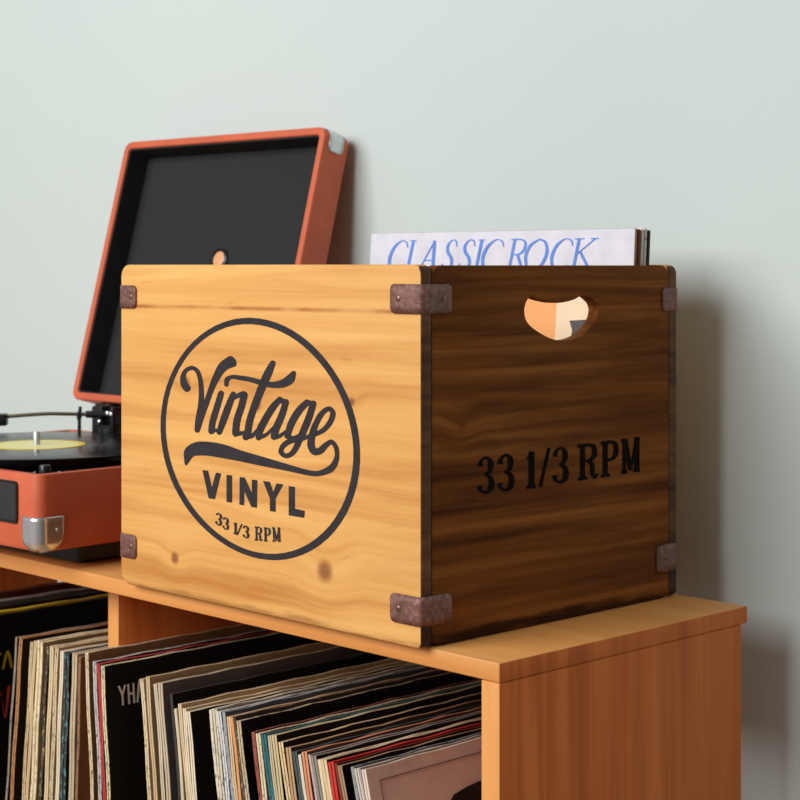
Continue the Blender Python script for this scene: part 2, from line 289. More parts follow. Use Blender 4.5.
M = {}
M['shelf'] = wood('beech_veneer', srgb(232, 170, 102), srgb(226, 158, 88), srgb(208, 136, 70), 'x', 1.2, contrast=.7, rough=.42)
M['shelf_side'] = wood('beech_veneer_shaded', srgb(222, 130, 66), srgb(208, 114, 54), srgb(172, 86, 38), 'z', .9, contrast=.9, rough=.5, seed=2, spec=.12)  # darker, redder copy of the beech, with side shade put into the colour
M['shelf_edge'] = wood('beech_veneer_lit', srgb(232, 168, 100), srgb(228, 160, 90), srgb(214, 142, 76), 'z', 1.0, contrast=.6, rough=.45, seed=3)  # lighter copy of the same beech for the lit fronts
KF = [((-.1149, -.157, .0327), .0062), ((.0834, -.157, .0461), .010), ((-.0990, -.157, .1872), .0065), ((-.0017, -.157, .1735), .006), ((.1152, -.157, .1826), .004)]
M['pine'] = wood('waxed_pine', srgb(238, 188, 114), srgb(225, 168, 94), srgb(188, 122, 58), 'x', .9, knots=KF, joint=(2, .2535, .0030, srgb(170, 96, 44)), worn=(.010, srgb(176, 124, 70)), contrast=.95, rough=.5, seed=1)
M['pine_side'] = wood('shaded_stained_pine', srgb(158, 98, 46), srgb(124, 72, 30), srgb(70, 38, 14), 'y', 1.25, knots=[((.1943, -.112, .1665), .0055)], contrast=1.0, worn=(.022, srgb(44, 26, 16)), stain=srgb(78, 42, 18), rough=.7, seed=5, spec=.06)  # stained wood, with the shade of the side also put into its colour
M['pine_end'] = wood('shaded_stained_end_grain', srgb(120, 84, 48), srgb(92, 60, 32), srgb(48, 30, 18), 'y', 1.5, rough=.65, worn=(.06, srgb(40, 26, 18)), seed=4)  # darkened copy for right-facing ends only, shade included in the colour
M['pine_plain'] = wood('pine_inside', srgb(232, 176, 100), srgb(218, 156, 80), srgb(186, 118, 54), 'x', .8, rough=.55, seed=8)
M['ink'] = plain('faded_black_print', srgb(52, 49, 53), .75, vary=.14, scale=90, spec=.15)
M['ink_dark'] = plain('black_print', srgb(26, 22, 20), .85, vary=.2, scale=90, spec=.03)

def rust():
    k = N('rusty_strap_metal'); v = k.obj()
    a = k.noise(v, 220, 5, .7); b = k.noise(v, 45, 3)
    c = k.ramp(a, [(.3, srgb(88, 60, 55)), (.55, srgb(134, 94, 84)), (.75, srgb(172, 132, 118))])
    c = k.mix(k.rng(b, .45, .7, 0, .6), c, srgb(92, 60, 54))
    k.bump(a, .5, .0008)
    return k.done(c, .55, .25)
M['rust'] = rust()
M['rivet'] = plain('worn_rivet', srgb(120, 92, 84), .35, .7, .2, 300)

def leatherette(name, col):
    k = N(name); v = k.obj(); f = k.noise(v, 900, 3, .6)
    g = k.noise(v, 25, 2)
    c = k.ramp(g, [(.3, tuple(x*.92 for x in col[:3])), (.7, tuple(x*1.05 for x in col[:3]))])
    k.bump(f, .15, .0003)
    return k.done(c, .5, spec=.25)
M['red'] = leatherette('brick_red_leatherette', srgb(208, 104, 72))
M['black_lining'] = plain('black_lining', srgb(42, 44, 45), .75, vary=.1, scale=300, spec=.2)
M['black_plastic'] = plain('black_plastic', srgb(26, 27, 29), .32, vary=.08, scale=40)
M['black_cloth'] = plain('speaker_cloth', srgb(36, 38, 39), .55, vary=.25, scale=900, bump=.3)
M['chrome'] = plain('polished_chrome', srgb(236, 236, 236), .2, .85, .03, 30)
M['pale_metal'] = plain('pale_steel', srgb(214, 220, 220), .3, .55, .03, 60)
M['brass'] = plain('tonearm_metal', srgb(128, 120, 92), .3, .9, .05, 60)
def vinyl():
    k = N('black_vinyl')
    tc = k.n('ShaderNodeTexCoord')
    ln = k.n('ShaderNodeVectorMath'); ln.operation = 'LENGTH'
    sx = k.n('ShaderNodeSeparateXYZ'); cb = k.n('ShaderNodeCombineXYZ'); k.l(tc.outputs['Object'], sx.inputs[0])
    k.l(sx.outputs[0], cb.inputs[0]); k.l(sx.outputs[1], cb.inputs[1]); k.l(cb.outputs[0], ln.inputs[0])
    w = k.math('SINE', k.math('MULTIPLY', ln.outputs['Value'], 5200))
    k.bump(w, .12, .0003)
    return k.done(srgb(22, 22, 24), .22)
M['vinyl'] = vinyl()
def label_mat():
    k = N('yellow_paper_label')
    tc = k.n('ShaderNodeTexCoord'); ln = k.n('ShaderNodeVectorMath'); ln.operation = 'LENGTH'; k.l(tc.outputs['Object'], ln.inputs[0])
    c = k.ramp(k.math('MULTIPLY', ln.outputs['Value'], 18.), [(.0, srgb(250, 240, 176)), (.78, srgb(252, 242, 160)), (.86, srgb(248, 216, 50)), (1, srgb(246, 208, 40))])
    return k.done(c, .45)
M['label'] = label_mat()

def wall_mat():
    k = N('pale_grey_green_paint'); v = k.obj()
    f = k.noise(v, 300, 3); g = k.noise(v, 2.2, 2)
    c = k.ramp(g, [(.3, srgb(201, 214, 212)), (.7, srgb(205, 217, 215))])
    k.bump(f, .05, .0008)
    return k.done(c, .75, spec=.25)
M['wall'] = wall_mat()
M['white_paint'] = plain('white_trim_paint', srgb(225, 224, 218), .45)
M['floor'] = wood('oak_boards', srgb(186, 140, 96), srgb(168, 122, 80), srgb(130, 90, 58), 'x', .5, rough=.4, seed=11)

_cache = {}
def card(col, speck=None, amount=.5, rough=.6):
    """printed card: flat colour with scuffs, and for spines a run of small broken marks"""
    key = (col, speck, amount)
    if key in _cache: return _cache[key]
    k = N('printed_card'); v = k.obj((1, 1, 1))
    f = k.noise(v, 35, 4)
    base = srgb(*col)
    c = k.ramp(f, [(.25, tuple(x*.86 for x in base[:3])), (.7, tuple(min(1, x*1.06) for x in base[:3]))])
    if speck:
        w = k.obj((420, 60, 150))
        g = k.noise(w, 1., 3, .6)
        c = k.mix(k.rng(g, .70-.28*amount, .74-.28*amount, 0, .8), c, srgb(*speck))
    _cache[key] = k.done(c, rough, spec=.2)
    return _cache[key]

# ------------------------------------------------------------------ the room
WY = .381
FZ = -.80
def struct(name, a, b, m):
    return tag(box(name, a, b, m), kind='structure')
struct('wall_back', (-3.6, WY, FZ), (2.2, WY+.12, 1.8), M['wall'])
struct('floor', (-3.6, -3.2, FZ-.06), (2.2, WY, FZ), M['floor'])
tag(prism('baseboard_back', [[(WY, FZ), (WY, FZ+.09), (WY-.006, FZ+.09), (WY-.014, FZ+.075), (WY-.014, FZ)]], 5.8, M['white_paint'], frame='yz', at=-3.6), kind='structure')

# ------------------------------------------------------------------ the shelf
SX0, SX1, SD, TH = -1.062, 0.0, .311, .0148
BAYF = -.394                                                 # top of the board the records stand on
shelf = empty('record_shelf', 'orange-brown beech record shelf with open bays against the pale wall', 'shelf', (-.53, .155, FZ))
def sh(name, a, b, m, bevel=.0012):
    o = shelf.location
    p = box(name, tuple(a[i]-o[i] for i in range(3)), tuple(b[i]-o[i] for i in range(3)), m, shelf, bevel)
    p.data.materials.append(M['shelf_edge']); p.data.materials.append(M['shelf_side'])
    for f in p.data.polygons:
        if m is M['shelf_side'] and f.normal.y < -.6: f.material_index = 1       # lighter, lit copy on the fronts of the uprights
        if m is M['shelf'] and abs(f.normal.x) > .7: f.material_index = 2        # shade-darkened copy on the ends of the boards
    return p
sh('top_board', (SX0, 0, -TH), (SX1, SD, 0), M['shelf'], .0016)
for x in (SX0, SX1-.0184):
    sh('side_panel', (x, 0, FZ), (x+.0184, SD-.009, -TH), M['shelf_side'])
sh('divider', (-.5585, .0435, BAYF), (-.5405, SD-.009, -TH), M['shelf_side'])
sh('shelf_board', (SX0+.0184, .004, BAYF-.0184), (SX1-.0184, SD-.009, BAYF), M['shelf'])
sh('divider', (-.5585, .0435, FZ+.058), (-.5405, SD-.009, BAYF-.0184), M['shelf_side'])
sh('bottom_board', (SX0+.0184, .004, FZ+.04), (SX1-.0184, SD-.009, FZ+.0584), M['shelf'])
sh('plinth', (SX0+.0184, .02, FZ), (SX1-.0184, .036, FZ+.04), M['shelf'])

# ------------------------------------------------------------------ the crate
CO = Vector((-.2625, .1452, 0.0))
CX0, CX1, CY0, CY1, CH, CT = -.4592+.2625, -.0700+.2625, -.0108-.1452, .3050-.1452, .2903, .0115
crate = empty('wooden_crate', 'wooden crate with round printed emblem, metal corner straps, standing on the shelf', 'crate', CO)
front = prism('front_panel', [rrect(CX0, 0.0004, CX1, CH, [.008, .011, .013, .005])], CT, M['pine'], crate, 'xz', .0016, at=CY0)
back = prism('back_panel', [rrect(CX0, 0.0004, CX1, CH, [.008, .011, .013, .005])], CT, M['pine_plain'], crate, 'xz', .0016, at=CY1-CT)
for o_ in (front, back):
    o_.data.materials.append(M['pine_end'])
    for f in o_.data.polygons:
        if f.normal.x > .55: f.material_index = 1
hole = [(q[0]*1e-4, q[1]*1e-4) for q in catmull(PRINT['hole']+[PRINT['hole'][0]], 4)[:-1]]
sideout = rrect(CY0+CT, .0008, CY1-CT, CH-.0006, .010)
right = prism('side_panel', [sideout, hole], CT, M['pine_side'], crate, 'yz', .0010, at=CX1-CT)
right['label'] = 'stained end board, darkened for shade, with a handle hole and black 33 1/3 RPM print'
left = prism('side_panel', [sideout, hole], CT, M['pine_side'], crate, 'yz', .0010, at=CX0)
box('bottom_panel', (CX0+CT, CY0+CT, .002), (CX1-CT, CY1-CT, .011), M['pine_plain'], crate)
e = .00025
ink('printed_emblem', PRINT['S'], lambda a, b: (a*1e-4, CY0-e, b*1e-4), M['ink'], front, PRINT['POL'], [PRINT['ring']],
    'charcoal printed ring emblem reading Vintage VINYL 33 1/3 RPM')
ink('printed_lettering', PRINT['B'], lambda a, b: (CX1+e, a*1e-4, b*1e-4), M['ink_dark'], right, label='black printed lettering reading 33 1/3 RPM')

def strap_mesh(l1, l2, z0, z1, r=.0035, off=.0004, th=.0014, er=.0045):
    """a flat metal strap bent round an upright corner: l1 along -x on the front, l2 along +y on the side; corner at the origin"""
    path = []
    n1 = 8
    for i in range(n1+1): path.append((-l1+(l1-r)*i/n1, -off, i/n1))
    for i in range(1, 7):
        a = -PI/2+PI/2*i/6; path.append((-r+(r+off)*math.cos(a), r+(r+off)*math.sin(a), None))
    for i in range(1, n1+1): path.append((off, r+(l2-r)*i/n1, None))
    d = [0]
    for a, b in zip(path, path[1:]): d.append(d[-1]+math.hypot(a[0]-b[0], a[1]-b[1]))
    bm = bmesh.new(); cols = []
    extra = []
    for p, s in zip(path, d): extra.append((s, p))
    # more columns near both ends so the ends are rounded
    def at(s):
        for i in range(len(d)-1):
            if d[i] <= s <= d[i+1]+1e-9:
                t = (s-d[i])/(d[i+1]-d[i]); a, b = path[i], path[i+1]
                return a[0]+(b[0]-a[0])*t, a[1]+(b[1]-a[1])*t
        return path[-1][:2]
    ss = sorted(set([round(x, 6) for x in d]+[round(er*q, 6) for q in (.1, .3, .6, 1)]+[round(d[-1]-er*q, 6) for q in (.1, .3, .6, 1)]))
    for s in ss:
        q = min(s, d[-1]-s)
        ins = er-math.sqrt(max(0, er*er-(er-q)**2)) if q < er else 0
        x, y = at(s)
        lo, hi = z0+ins, z1-ins
        cols.append([bm.verts.new((x, y, lo+(hi-lo)*k/4)) for k in range(5)])
    for a, b in zip(cols, cols[1:]):
        for k in range(4): bm.faces.new((a[k], b[k], b[k+1], a[k+1]))
    bmesh.ops.recalc_face_normals(bm, faces=bm.faces)
    me = bpy.data.meshes.new('strap'); bm.to_mesh(me); bm.free()
    return me

def solid(o, th, offset=1):
    md = o.modifiers.new('thickness', 'SOLIDIFY'); md.thickness = th; md.offset = offset
    return o

for (x, y, sx, sy, l1, l2, zs) in ((CX1, CY0, 1, 1, .0322, .0312, ((.2532, .2755), (.0177, .0397))), (CX0, CY0, -1, 1, .0252, .0305, ((.2510, .2716), (.0249, .0462))),
                                   (CX1, CY1, 1, -1, .0252, .0215, ((.2500, .2705), (.0238, .0470))), (CX0, CY1, -1, -1, .03, .03, ((.251, .273), (.020, .042)))):
    for (z0, z1) in zs:
        me = strap_mesh(l1, l2 if not (sy < 0 and z0 < .1) else .030, z0, z1)
        for v in me.vertices: v.co.x *= sx; v.co.y *= sy
        if sx*sy < 0: me.flip_normals()
        s = link('corner_strap', me, M['rust'], crate, loc=(x, y, 0), smooth=True)
        solid(s, .0014)
        zc = (z0+z1)/2
        for px_, py_, rot in ((-l1*.72, -.0015, (PI/2, 0, 0)), (.0015, l2*.72, (0, PI/2, 0))):
            rot = (rot[0]*1, rot[1], 0)
            if py_ < 0 and sy < 0: rot = (-PI/2, 0, 0)
            if px_ > 0 and sx < 0: rot = (0, -PI/2, 0)
            turned('rivet', [(.0026, 0), (.0024, .0006), (.0016, .0011), (0, .0014)], M['rivet'], s, 14, loc=(px_*sx, py_*sy, zc), rot=rot)

# ------------------------------------------------------------------ records in the crate
def crate_sleeve(y, x0, x1, ztop, tilt, cover, edge, label, th=.0035):
    """origin at the sleeve's foot, leaning back a little"""
    zb = .0112
    h = (ztop-zb)/math.cos(tilt)
    o = empty('record_sleeve', label, 'record sleeve', ((x0+x1)/2, y-(ztop-zb)*math.tan(tilt), zb), (-tilt, 0, 0), 'record sleeves standing in the crate')
    w = (x1-x0)/2
    bm = bmesh.new(); add_box(bm, (-w, 0, 0), (w, th, h), .0009, 2)
    for f in bm.faces:
        f.material_index = 0 if abs(f.normal.y) > .9 else 1
    j = link('jacket', bm_mesh(bm), [card(*cover), card(*edge)], o)
    return o, w, h
TL = math.radians(3.6)
cs, w, h = crate_sleeve(.262, -.4168, -.0822, .3218, TL, ((226, 225, 236), (214, 214, 226), .35), ((178, 128, 96),),
    'lavender-white record sleeve titled CLASSIC ROCK, front one of those in the crate')
mid = cs.location.x
zb = .0112
def on_cover(yy):
    def f(a, b):
        x = a*1e-4-mid; z = (b*1e-4-zb)/math.cos(TL)
        return (x, yy, z)
    return f
M['blue_ink'] = plain('blue_title_ink', srgb(96, 140, 222), .6, vary=.15, scale=80)
M['orange_ink'] = plain('orange_picture_ink', srgb(250, 176, 110), .6, vary=.02, scale=30)
M['cream_ink'] = plain('cream_picture_ink', srgb(247, 222, 186), .6, vary=.03, scale=40)
M['char_ink'] = plain('charcoal_picture_ink', srgb(84, 80, 82), .6, vary=.03, scale=40)
ink('cover_title', PRINT['L'], on_cover(-.0003), M['blue_ink'], cs, label='blue italic title CLASSIC ROCK')
def patch(name, pts, m, yy, lab):
    o = prism(name, [[((a-mid), (b-zb)/math.cos(TL)) for a, b in pts]], .0002, m, cs, 'xz', at=yy)
    o['label'] = lab
patch('cover_picture', [(-.405, .06), (-.093, .06), (-.093, .274), (-.405, .274)], M['cream_ink'], -.0003, 'cream picture field on the cover')
patch('picture_block', [(-.405, .06), (-.171, .06), (-.168, .274), (-.405, .274)], M['orange_ink'], -.0005, 'orange block of the cover picture')
patch('picture_shape', [(-.1520, .2405), (-.094, .2440), (-.093, .12), (-.135, .17), (-.150, .222), (-.1485, .232)], M['char_ink'], -.0005, 'charcoal shape in the cover picture')
for k, (dy, x0, x1, zt, cov, ed, lb) in enumerate((
        (.0050, -.413, -.0824, .3212, ((104, 62, 44),), ((112, 66, 48),), 'brown-edged record sleeve directly behind the CLASSIC ROCK sleeve in the crate'),
        (.0095, -.4145, -.0822, .3216, ((226, 216, 206),), ((224, 206, 190),), 'cream-edged record sleeve behind the brown-edged one in the crate'),
        (.0140, -.412, -.0824, .3222, ((216, 214, 208),), ((218, 222, 216), (120, 120, 118), .6), 'grey-white record sleeve second from the back in the crate'),
        (.0185, -.413, -.0822, .3205, ((40, 38, 36),), ((60, 54, 50),), 'black record sleeve at the back of the row in the crate'))):
    crate_sleeve(.262+dy, x0, x1, zt, TL, cov, ed, lb)

# ------------------------------------------------------------------ sleeves in the shelf bays
DEP = .300
def sleeve(xt, yf, zt, deg, th, cover, edge, label, group, speck=None, lean='left', dep=DEP, inner=None):
    """xt, yf, zt: the top left corner of the front edge; deg: lean from upright; the foot stands on the shelf board"""
    a = math.radians(deg)
    if lean == 'left':                        # top leans towards -x, standing on its left lower edge
        h = (zt-BAYF)/math.cos(a); rot = -a
        x = xt+h*math.sin(a); z = BAYF
    else:                                     # top leans towards +x, standing on its right lower edge
        h = (zt-BAYF-th*math.sin(a))/math.cos(a); rot = a
        x = xt-h*math.sin(a); z = BAYF+th*math.sin(a)
    o = empty('record_sleeve', label, 'record sleeve', (x, yf, z+.0002), (0, rot, 0), group)
    cm = card(*cover) if isinstance(cover[0], tuple) else card(cover)
    em = card(edge, speck, .55) if speck else card(edge)
    bm = bmesh.new()
    b = th*.43                                 # a board each side, the inner sleeve's slit between them
    if th > .0046:
        for (p, q) in ((0, b), (th-b, th)): add_box(bm, (p, 0, 0), (q, dep, h), .0003, 1)
        add_box(bm, (b*.6, dep-.0015, 0.0005), (th-b*.6, dep-.0003, h-.0005))
    else:
        add_box(bm, (0, 0, 0), (th, dep, h), .0003, 1)
    bmesh.ops.recalc_face_normals(bm, faces=bm.faces)
    for f in bm.faces: f.material_index = 0 if abs(f.normal.x) > .9 else 1
    bmesh.ops.subdivide_edges(bm, edges=[ed for ed in bm.edges if ed.calc_length() > .2], cuts=10)
    for v in bm.verts:                         # old cardboard: slightly wavy edges
        if v.co.z > h*.98: v.co.z += .0006*math.sin(v.co.y*90+xt*200)*min(1, v.co.y*40)
        if v.co.y < .002: v.co.y += .0005*math.sin(v.co.z*60+xt*300)
        v.co.x += .00022*math.sin(v.co.z*14+xt*90)*(v.co.z/h)*(1-v.co.z/h)
    me = bpy.data.meshes.new('jacket'); bm.to_mesh(me); bm.free()
    link('jacket', me, [cm, em], o)
    if th > .0046:
        ic = inner or (232, 220, 190)
        box('inner_sleeve', (b+.00005, .0012, .0015), (th-b-.00005, dep-.002, h-.0012), card(ic), o)
    return o, h

K = (20, 19, 18)
CRM, TAN, GRY, WHT = (232, 214, 178), (202, 162, 112), (150, 142, 130), (232, 226, 212)
# x, front y, top z, lean, thickness, cover, edge, speck, words for the edge
RIGHT = [
 (-.5395, .004, -.0783, 4.2, .0045, (150, 112, 74), CRM, (120, 100, 80), 'cream-edged'),
 (-.5219, .001, -.0835, 4.5, .0050, K, (206, 200, 190), (40, 52, 92), 'white and navy'),
 (-.5108, -.002, -.0835, 4.7, .0045, K, (196, 70, 76), None, 'pinkish red'),
 (-.4986, -.006, -.0827, 4.9, .0050, K, (226, 214, 170), (70, 66, 58), 'YHA'),
 (-.4654, .015, -.0926, 6.5, .0048, (196, 172, 132), CRM, (150, 120, 84), 'cream'),
 (-.4569, .015, -.0893, 6.7, .0050, (176, 150, 112), (210, 188, 146), None, 'tan-edged'),
 (-.4441, .015, -.0936, 7.0, .0045, (120, 112, 104), (222, 206, 176), None, 'pale'),
 (-.4378, .015, -.0916, 7.2, .0060, (104, 98, 94), (206, 188, 160), None, 'grey-covered'),
 (-.4192, .015, -.0984, 7.7, .0030, K, (70, 66, 62), None, 'thin black'),
 (-.4011, .006, -.1071, 7.9, .0035, (196, 176, 140), (214, 200, 172), None, 'worn grey-cream'),
 (-.3952, .006, -.1016, 8.05, .0045, (190, 160, 116), (228, 208, 170), None, 'tall cream'),
 (-.3893, .006, -.1049, 8.2, .0050, (188, 160, 118), (238, 224, 194), None, 'thick cream'),
 (-.3835, .006, -.1065, 8.4, .0048, K, (240, 226, 196), None, 'cream-edged black-covered'),
 (-.3509, .006, -.0989, 9.3, .0038, (170, 150, 120), (224, 216, 196), (60, 56, 50), 'speckled white'),
 (-.3467, .006, -.0972, 9.4, .0060, (150, 142, 130), (220, 210, 186), (84, 72, 60), 'thick speckled cream'),
 (-.3391, .006, -.0981, 9.6, .0050, (86, 92, 104), (222, 224, 222), (70, 90, 120), 'white and blue'),
 (-.3321, .006, -.0972, 9.8, .0045, (72, 80, 92), (160, 164, 166), (50, 66, 92), 'blue-grey lettered'),
 (-.3266, .006, -.1005, 10., .0048, (120, 90, 60), (226, 198, 158), None, 'buff-edged'),
 (-.3210, .006, -.1000, 10.2, .0035, (110, 84, 58), (224, 160, 100), None, 'orange-edged'),
 (-.3169, .006, -.0987, 10.3, .0040, (60, 54, 48), (88, 74, 62), (180, 160, 130), 'brown speckled'),
 (-.3122, .006, -.1013, 10.4, .0050, K, (206, 186, 150), (30, 40, 74), 'black-covered tan-edged'),
 (-.2876, .002, -.1056, 11., .0040, (46, 40, 38), (150, 84, 74), (30, 26, 26), 'dark reddish'),
 (-.2823, .002, -.1059, 11.2, .0055, (150, 130, 100), (228, 210, 176), (150, 120, 90), 'cream'),
 (-.2743, .002, -.1052, 11.4, .0060, (70, 88, 88), (54, 116, 122), (24, 50, 60), 'teal'),
 (-.2664, .002, -.1046, 11.7, .0042, (180, 160, 124), (206, 190, 160), None, 'beige-edged'),
 (-.2612, .002, -.1032, 11.9, .0055, K, (212, 196, 150), None, 'khaki-edged black-covered'),
 (-.2516, .002, -.1070, 12.2, .0055, K, (228, 204, 158), (170, 110, 60), 'cream and brown edged'),
 (-.2432, .002, -.1100, 12.4, .0060, (70, 60, 48), (196, 160, 116), None, 'tan'),
 (-.2343, .002, -.1115, 12.7, .0055, K, (84, 98, 96), (30, 44, 60), 'dark green-grey'),
 (-.2267, .002, -.1125, 12.9, .0034, (60, 54, 50), (222, 212, 190), None, 'frayed white'),
 (-.2229, .002, -.1096, 13.1, .0060, (92, 70, 60), (222, 150, 112), None, 'salmon orange'),
 (-.2142, .002, -.1100, 13.4, .0034, (70, 66, 62), (196, 176, 168), None, 'pinkish grey'),
 (-.2105, .002, -.1101, 13.5, .0060, (40, 36, 34), (150, 144, 136), None, 'grey'),
 (-.1963, -.004, -.1093, 13.8, .0040, (44, 40, 36), (232, 214, 176), None, 'cream-edged dark-covered'),
 (-.1920, -.004, -.1084, 13.9, .0038, (40, 36, 34), (222, 198, 156), None, 'buff'),
 (-.1878, -.004, -.1075, 14., .0040, (36, 32, 30), (226, 208, 172), None, 'pale cream'),
 (-.1835, -.004, -.1087, 14.2, .0062, (150, 40, 38), (206, 62, 56), None, 'red'),
 (-.1757, -.004, -.1083, 14.4, .0038, (40, 30, 28), (130, 62, 50), None, 'dark red-brown'),
 (-.1716, -.004, -.1090, 14.6, .0045, K, (178, 148, 112), None, 'black-covered brown-edged'),
 (-.1568, -.004, -.1072, 15.1, .0042, (90, 92, 92), (150, 152, 150), (60, 66, 70), 'speckled blue-grey'),
 (-.1521, -.004, -.1074, 15.25, .0048, (150, 144, 134), (206, 200, 188), None, 'light grey'),
 (-.1463, -.004, -.1055, 15.4, .0020, (150, 140, 130), (180, 176, 168), None, 'thin grey'),
 (-.1438, -.004, -.1065, 15.5, .0046, (240, 228, 216), (232, 216, 196), None, 'END'),
]
ORD = ['', 'next', 'second', 'third', 'fourth', 'fifth', 'sixth', 'seventh', 'eighth', 'ninth', 'tenth']
ANCH = {3: 'black YHA sleeve', 12: 'cream-edged black-covered sleeve', 23: 'teal-edged sleeve', 36: 'bright red sleeve'}
GR = 'record sleeves in the right shelf bay'
end = None
def fit(rows, i, th, sgn):
    """keep a sleeve thinner than the room left before its neighbour"""
    if i+1 >= len(rows): return th
    a, b = rows[i], rows[i+1]; t = math.radians(a[3])
    room = (b[0]-a[0])*math.cos(t)+sgn*(b[2]-a[2])*math.sin(t)
    return max(.0014, min(th, room-.0007))
for i, (x, y, z, d, th, cov, ed, sp, wd) in enumerate(RIGHT):
    if i == 3: lab = 'black record sleeve lettered YHA in white, with tattered cream edge, on the shelf'
    elif i == 12: lab = 'black-covered record sleeve with bright cream edge, ninth right of the black YHA sleeve'
    elif i == 23: lab = 'record sleeve with teal edge in the middle of the right shelf bay'
    elif i == 36: lab = 'record sleeve with bright red edge, in the right shelf bay'
    elif i == 42: lab = 'taupe record sleeve with black figure on its cover, last before the right side panel'
    elif i == 0: lab = 'cream-edged, brown-covered record sleeve leaning against the right face of the shelf divider'
    else:
        k = min(ANCH, key=lambda q: abs(q-i)); n = abs(k-i)
        side = 'right' if i > k else 'left'
        lab = f"{wd} record sleeve on the shelf, {ORD[n]} {side} of the {ANCH[k]}"
    s, h = sleeve(x, y, z+.0, d, fit(RIGHT, i, th+.0006, 1), cov, ed, lab, GR, sp, inner=(40, 36, 34) if i % 3 == 0 and th > .0045 else None)
    if i == 3: yha = (s, h, th+.0006)
    if i == 42: end = (s, h, th+.0006)

LEFT = [
 (-.6779, .014, -.0860, 6.6, .0030, K, (150, 140, 128), (70, 64, 58), 'grey-edged'),
 (-.6704, .014, -.0853, 6.3, .0055, (60, 50, 40), (188, 138, 92), (110, 70, 44), 'tan brown'),
 (-.6500, .014, -.0867, 5.9, .0050, K, (222, 200, 156), (150, 110, 70), 'cream and brown speckled'),
 (-.6440, .014, -.0847, 5.5, .0045, (180, 156, 112), (226, 204, 158), None, 'buff-edged'),
 (-.6372, .014, -.0832, 5.1, .0095, (190, 166, 122), (236, 220, 180), (160, 140, 104), 'thick cream'),
 (-.6218, .014, -.0863, 4.7, .0040, K, (70, 62, 54), (190, 170, 130), 'dark speckled'),
 (-.6146, .014, -.0852, 4.3, .0060, (196, 176, 130), (228, 208, 166), None, 'cream'),
 (-.6058, .014, -.0848, 3.9, .0055, (180, 160, 120), (224, 206, 168), (120, 100, 76), 'yellowed'),
 (-.5969, .014, -.0873, 3.5, .0055, (190, 170, 136), (240, 226, 196), None, 'palest cream'),
 (-.5892, .014, -.0871, 3.1, .0085, K, (62, 66, 62), (110, 170, 180), 'black and turquoise'),
 (-.5758, .014, -.0858, 2.8, .0080, (160, 146, 120), (198, 182, 152), None, 'grey-cream'),
 (-.5645, .014, -.0878, 2.5, .0038, (120, 90, 60), (150, 112, 80), (60, 46, 36), 'brown'),
]
for i, (x, y, z, d, th, cov, ed, sp, wd) in enumerate(LEFT):
    n = len(LEFT)-i
    if n <= 10: lab = f"{wd} record sleeve in the left bay, {ORD[n].replace('next', 'first')} left of the divider"
    else: lab = f"{wd} record sleeve in the left shelf bay, {'leftmost' if n == 12 else 'second from left'} of the leaning row"
    sleeve(x, y, z, d, fit(LEFT, i, th+.0004, -1), cov, ed, lab, 'leaning record sleeves in the left shelf bay', sp, lean='right', inner=(50, 44, 38) if i % 2 else None)

# the upright sleeves further left in that bay
FAR = [
 (-.7950, .010, -.0870, 1.2, .0050, K, (40, 38, 36), None, 'black record sleeve with yellow and red lettering, left of the leaning row'),
 (-.8030, .010, -.0850, 1.2, .0070, (210, 178, 40), (228, 196, 60), None, 'record sleeve with yellow edge, directly behind the black lettered sleeve'),
 (-.8250, .010, -.0850, 1.2, .0060, K, (30, 28, 28), None, 'black record sleeve between the yellow-edged and grey-edged sleeves'),
 (-.8500, .010, -.0830, 1.2, .0110, (110, 106, 100), (150, 146, 138), None, 'grey-edged record sleeve second from the left end of the upright row'),
 (-.8830, .010, -.0800, 1.2, .0100, (96, 48, 34), (120, 66, 48), None, 'red-brown record sleeve at the left end of the upright row'),
]
far = None
for (x, y, z, d, th, cov, ed, sp, lab) in FAR:
    s, h = sleeve(x, y, z, d, th, cov, ed, lab, 'upright record sleeves in the left shelf bay', sp, lean='right')
    if far is None: far = (s, h, th)

# cover print: letters made of strokes on a sleeve's right face (local y to the back, local z up)
def letters(name, s, th, rows, m, lab, hw):
    S = []
    for pts in rows:
        q = []
        for i, p in enumerate(pts):
            a, b = pts[max(i-1, 0)], pts[min(i+1, len(pts)-1)]
            dx, dy = b[0]-a[0], b[1]-a[1]; l = math.hypot(dx, dy)
            nx, ny = -dy/l*hw, dx/l*hw
            q.append([(p[0]+nx)*1e4, (p[1]+ny)*1e4, (p[0]-nx)*1e4, (p[1]-ny)*1e4])
        S.append([0, q])
    return ink(name, S, lambda a, b: (th+.0005, a*1e-4, b*1e-4), m, s, label=lab)
M['white_ink'] = plain('white_title_ink', srgb(240, 238, 230), .6)
M['yellow_ink'] = plain('yellow_title_ink', srgb(206, 176, 40), .6)
M['red_ink'] = plain('red_title_ink', srgb(196, 66, 46), .6)
s, h, th = yha
def T(y0, zt, w, hh, shape): return [[(y0+a*w, zt-(1-b)*hh) for a, b in st] for st in shape]
Y_ = [[(0, 1), (.5, .5), (.5, 0)], [(1, 1), (.5, .5)]]
H_ = [[(.1, 1), (.1, 0)], [(.9, 1), (.9, 0)], [(.1, .5), (.9, .5)]]
A_ = [[(0, 0), (.4, 1), (.6, 1), (1, 0)], ]
N_ = [[(.05, 0), (.1, 1), (.9, 0), (.95, 1)]]
W_ = [[(0, 1), (.25, 0), (.5, .8), (.75, 0), (1, 1)]]
T_ = [[(0, 1), (1, 1)], [(.5, 1), (.5, 0)]]
rows = T(.0148, h-.0205, .0075, .0185, Y_)+T(.0250, h-.0205, .0072, .0185, H_)+T(.0350, h-.0205, .0080, .0185, A_)
letters('cover_title', s, th, rows, M['white_ink'], 'white condensed letters YHA', .0011)
s, h, th = far
rows = T(.046, h-.042, .010, .017, T_)+T(.058, h-.042, .011, .017, A_)
